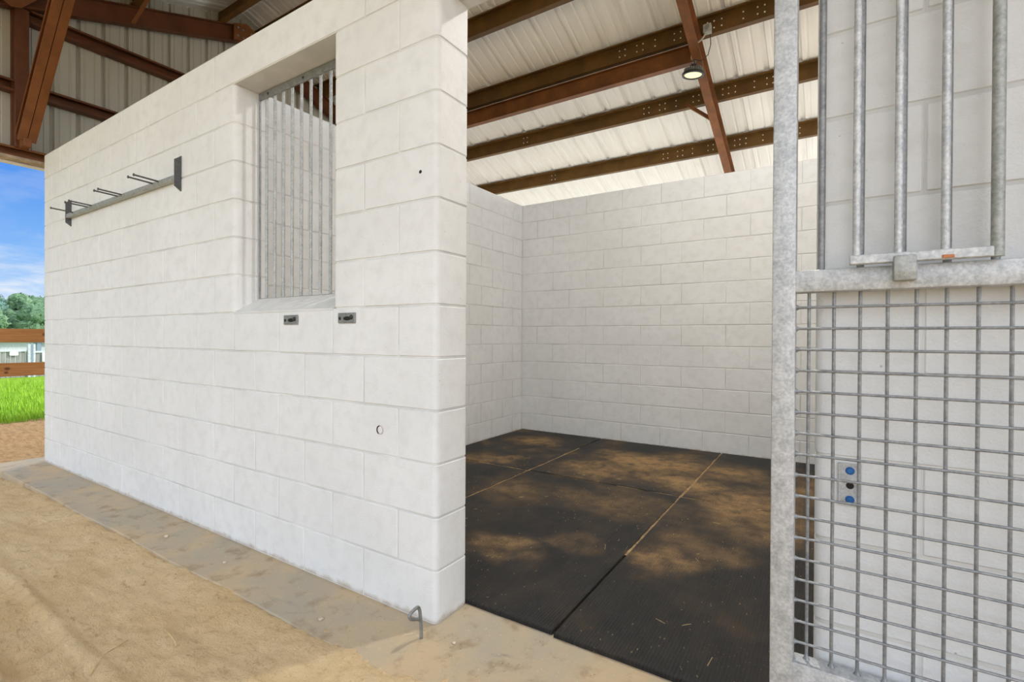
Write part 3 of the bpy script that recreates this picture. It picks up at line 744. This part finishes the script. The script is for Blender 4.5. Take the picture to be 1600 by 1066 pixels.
# ------------------------------------------------------------------ fence by the aisle end
fe = thing('board_fence', (-7.2, .8, 0), 'brown treated-pine board fence crossing behind the open aisle end', 'fence')
for z0, z1 in ((1.003, 1.168), (.598, .757)): MB().box(-7.02, -6.98, -2.4, 4.4, z0, z1, .004).build('rail', 'wood', parent=fe)
for y in (-2.3, 1.5, 4.3): MB().box(-7.13, -7.025, y - .05, y + .05, -.3, 1.25, .006).build('post', 'wood', parent=fe)
# far yard: stockade fence, pale building, trees
ff = thing('stockade_fence', (-17, 3, gz(-17, 3)), 'weathered grey upright-board fence with white posts across the grass field', 'fence')
for ya, yb in ((-3, -.02), (0, 2.80), (2.90, 5.4)):
    b = MB(); y = ya + .04; zt = .64 if ya < 2.85 else .60
    while y < yb - .03:
        b.box(-17.01, -16.99, y, y + .085, -1.0, zt + rg.uniform(-.01, .01)); y += .097
    b.build('board_panel', 'boards', parent=ff)
    MB().box(-17.03, -16.96, ya, yb, zt + .0, zt + .05, .004).build('cap_rail', 'white', parent=ff)
for y, m_, w in ((2.81, 'white', .055), (2.862, 'bluegrey', .045), (2.91, 'white', .045), (-.03, 'white', .12), (5.45, 'white', .12)):
    MB().box(-17.04, -16.93, y - w / 2, y + w / 2, -1.0, .86 if m_ != 'white' else .84, .004).build('post', m_, parent=ff)
sg = MB(); sg.box(-16.955, -16.94, 2.43, 2.60, .545, .645, .02, 3); tag(sg.build('sign_board', 'sign', parent=ff), 'blank white sign')
sg = MB(); sg.box(-16.955, -16.94, 3.07, 3.30, .35, .60, .01, 2); tag(sg.build('sign_board', 'sign', parent=ff), 'white notice at the right edge')
bd = thing('farm_building', (-24, 5, gz(-24, 5)), 'pale low building beyond the grey fence, seen between the brown rails', 'building')
MB().box(-26, -24, -2, 14, -1.2, .92).build('wall', 'white', parent=bd)
MB().box(-26.2, -23.8, -2.2, 14.2, .86, 1.02, .02).build('eave', 'bluegrey', parent=bd)
for y in (3.55, 4.7, 2.5, 5.6): MB().box(-23.98, -23.90, y - .06, y + .06, -1.2, .86).build('porch_post', 'bluegrey', parent=bd)
def tree(x, y, h, r, mat_, label, seed):
    z0 = gz(x, y); t = thing('tree', (x, y, z0), label, 'tree', 'hazy trees beyond the field'); rt = random.Random(seed)
    MB().tube([(x, y, z0 - .1), (x + .1, y, z0 + h * .3), (x, y + .1, z0 + h * .6)], [.28, .22, .12], 8).build('trunk', 'bark', parent=t)
    b = MB()
    for k in range(18):
        a = rt.random() * 6.28; q = rt.random() ** .5; rr = r * rt.uniform(.30, .48)
        c_ = Vector((x + math.cos(a) * q * r * .75, y + math.sin(a) * q * r * .75, z0 + h * .22 + (h * .78 - rr) * (1 - .5 * q * rt.random()) * rt.uniform(.3, 1)))
        s_ = bmesh.new(); bmesh.ops.create_icosphere(s_, subdivisions=4, radius=rr)
        for v_ in s_.verts:
            q_ = v_.co + c_
            v_.co = c_ + v_.co * (1 + .26 * noise.noise(q_ * 1.6) + .20 * noise.noise(q_ * 4.1) + .16 * noise.noise(q_ * 9))
        b.bm(s_)
        for i in range(170):          # loose sprays of leaves around each bough
            d = Vector((rt.gauss(0, 1), rt.gauss(0, 1), rt.gauss(0, 1))).normalized(); p = c_ + d * rr * rt.uniform(.98, 1.25)
            u_ = Vector((rt.gauss(0, 1), rt.gauss(0, 1), rt.gauss(0, 1))).normalized(); v2 = d.cross(u_).normalized(); sz = rt.uniform(.07, .16)
            b.add([p - u_ * sz, p + v2 * sz * .5, p + u_ * sz, p - v2 * sz * .5], [[0, 1, 2, 3]])
    b.build('crown', mat_, parent=t, angle=180)
for i, (x, y, h, r, m_, lab) in enumerate([(-44, 6.0, 4.9, 1.9, 'leafA', 'light green tree above the top fence rail, at the left edge'),
                                          (-46, 9.9, 5.2, 2.0, 'leafA', 'light green tree above the top fence rail, in the middle of the gap'),
                                          (-43, 12.6, 5.0, 1.9, 'leafB', 'blue-green tree above the top fence rail, beside the white wall'),
                                          (-52, 9.0, 5.9, 2.5, 'leafB', 'darker tree behind the light green ones, left half of the gap'),
                                          (-57, 13.6, 6.7, 2.5, 'leafA', 'tree crown standing tallest behind the others, right half of the gap'),
                                          (-50, 16.8, 6.0, 2.3, 'leafB', 'hazy tree disappearing behind the white block wall')]):
    tree(x, y, h, r, m_, lab, 20 + i)

# ------------------------------------------------------------------ sky, sun, camera
w = bpy.data.worlds.new('sky'); bpy.context.scene.world = w; w.use_nodes = True; nt = w.node_tree; nt.nodes.clear()
class WT(NT):
    def __init__(s): s.t = nt
t = WT(); out = t.n('ShaderNodeOutputWorld'); bg = t.n('ShaderNodeBackground'); t.l(bg.outputs[0], out.inputs[0])
dr = t.n('ShaderNodeTexCoord').outputs['Generated']; x, y, z = t.xyz(dr)
blue = t.ramp(z, [(0., (.62, .76, .95)), (.05, (.50, .70, .97)), (.12, (.24, .50, .95)), (.24, (.085, .30, .86)), (.6, (.05, .20, .65))])
cl = t.noise(t.scale(dr, (1, 1, 3.2)), 5.5, 6, .62, .3)
low = t.rng(z, .17, .03)
cm = t.math('MULTIPLY', t.rng(cl, .41, .61), t.math('ADD', t.math('MULTIPLY', low, .95), .12))
sky = t.mix(cm, blue, (.93, .94, .96))
ov = t.rng(y, -.02, -.40); bk = t.rng(y, .36, .70)
cb = t.mix(t.rng(t.noise(dr, 2.5, 5), .3, .7), (.89, .985, 1.115), (1.155, 1.265, 1.425))
kx = t.n('ShaderNodeVectorMath', operation='SCALE'); t.l(cb, kx.inputs[0]); t.l(t.rng(x, -.9, .6, .36, 1.95), kx.inputs['Scale']); cb = kx.outputs[0]
sky = t.mix(ov, sky, cb)
sky = t.mix(bk, sky, t.mix(t.rng(t.noise(dr, 2.1, 5), .3, .7), (4.0, 4.25, 4.5), (5.0, 5.3, 5.6)))
t.l(sky, bg.inputs[0]); bg.inputs[1].default_value = 1.0
sl = bpy.data.lights.new('sun', 'SUN'); sl.energy = 3.6; sl.angle = R(6); sl.color = (1, .96, .90)
so = bpy.data.objects.new('sun', sl); C.objects.link(so)
so.rotation_euler = Vector((-.62, -.55, -.80)).to_track_quat('-Z', 'Y').to_euler()   # shining from behind the stalls, high

cam = bpy.data.cameras.new('camera'); co = bpy.data.objects.new('camera', cam); C.objects.link(co)
cam.sensor_width = 36; cam.lens = 17.41344; cam.shift_y = -.0013; cam.clip_start = .02; cam.clip_end = 300
rx = Vector((.8420966, .5393046, .0048749)); ry = Vector((-.0070735, .002006, .999973)); rz = Vector((.5392803, -.8421084, .005504))
m = Matrix((rx, ry, rz)).transposed().to_4x4(); m.translation = Vector((1.2473, -1.4228, 1.0979))
co.matrix_world = m
sc = bpy.context.scene; sc.camera = co
sc.view_settings.view_transform = 'Standard'; sc.view_settings.look = 'None'; sc.view_settings.exposure = .0; sc.view_settings.gamma = 1; sc.view_settings.use_curve_mapping = False
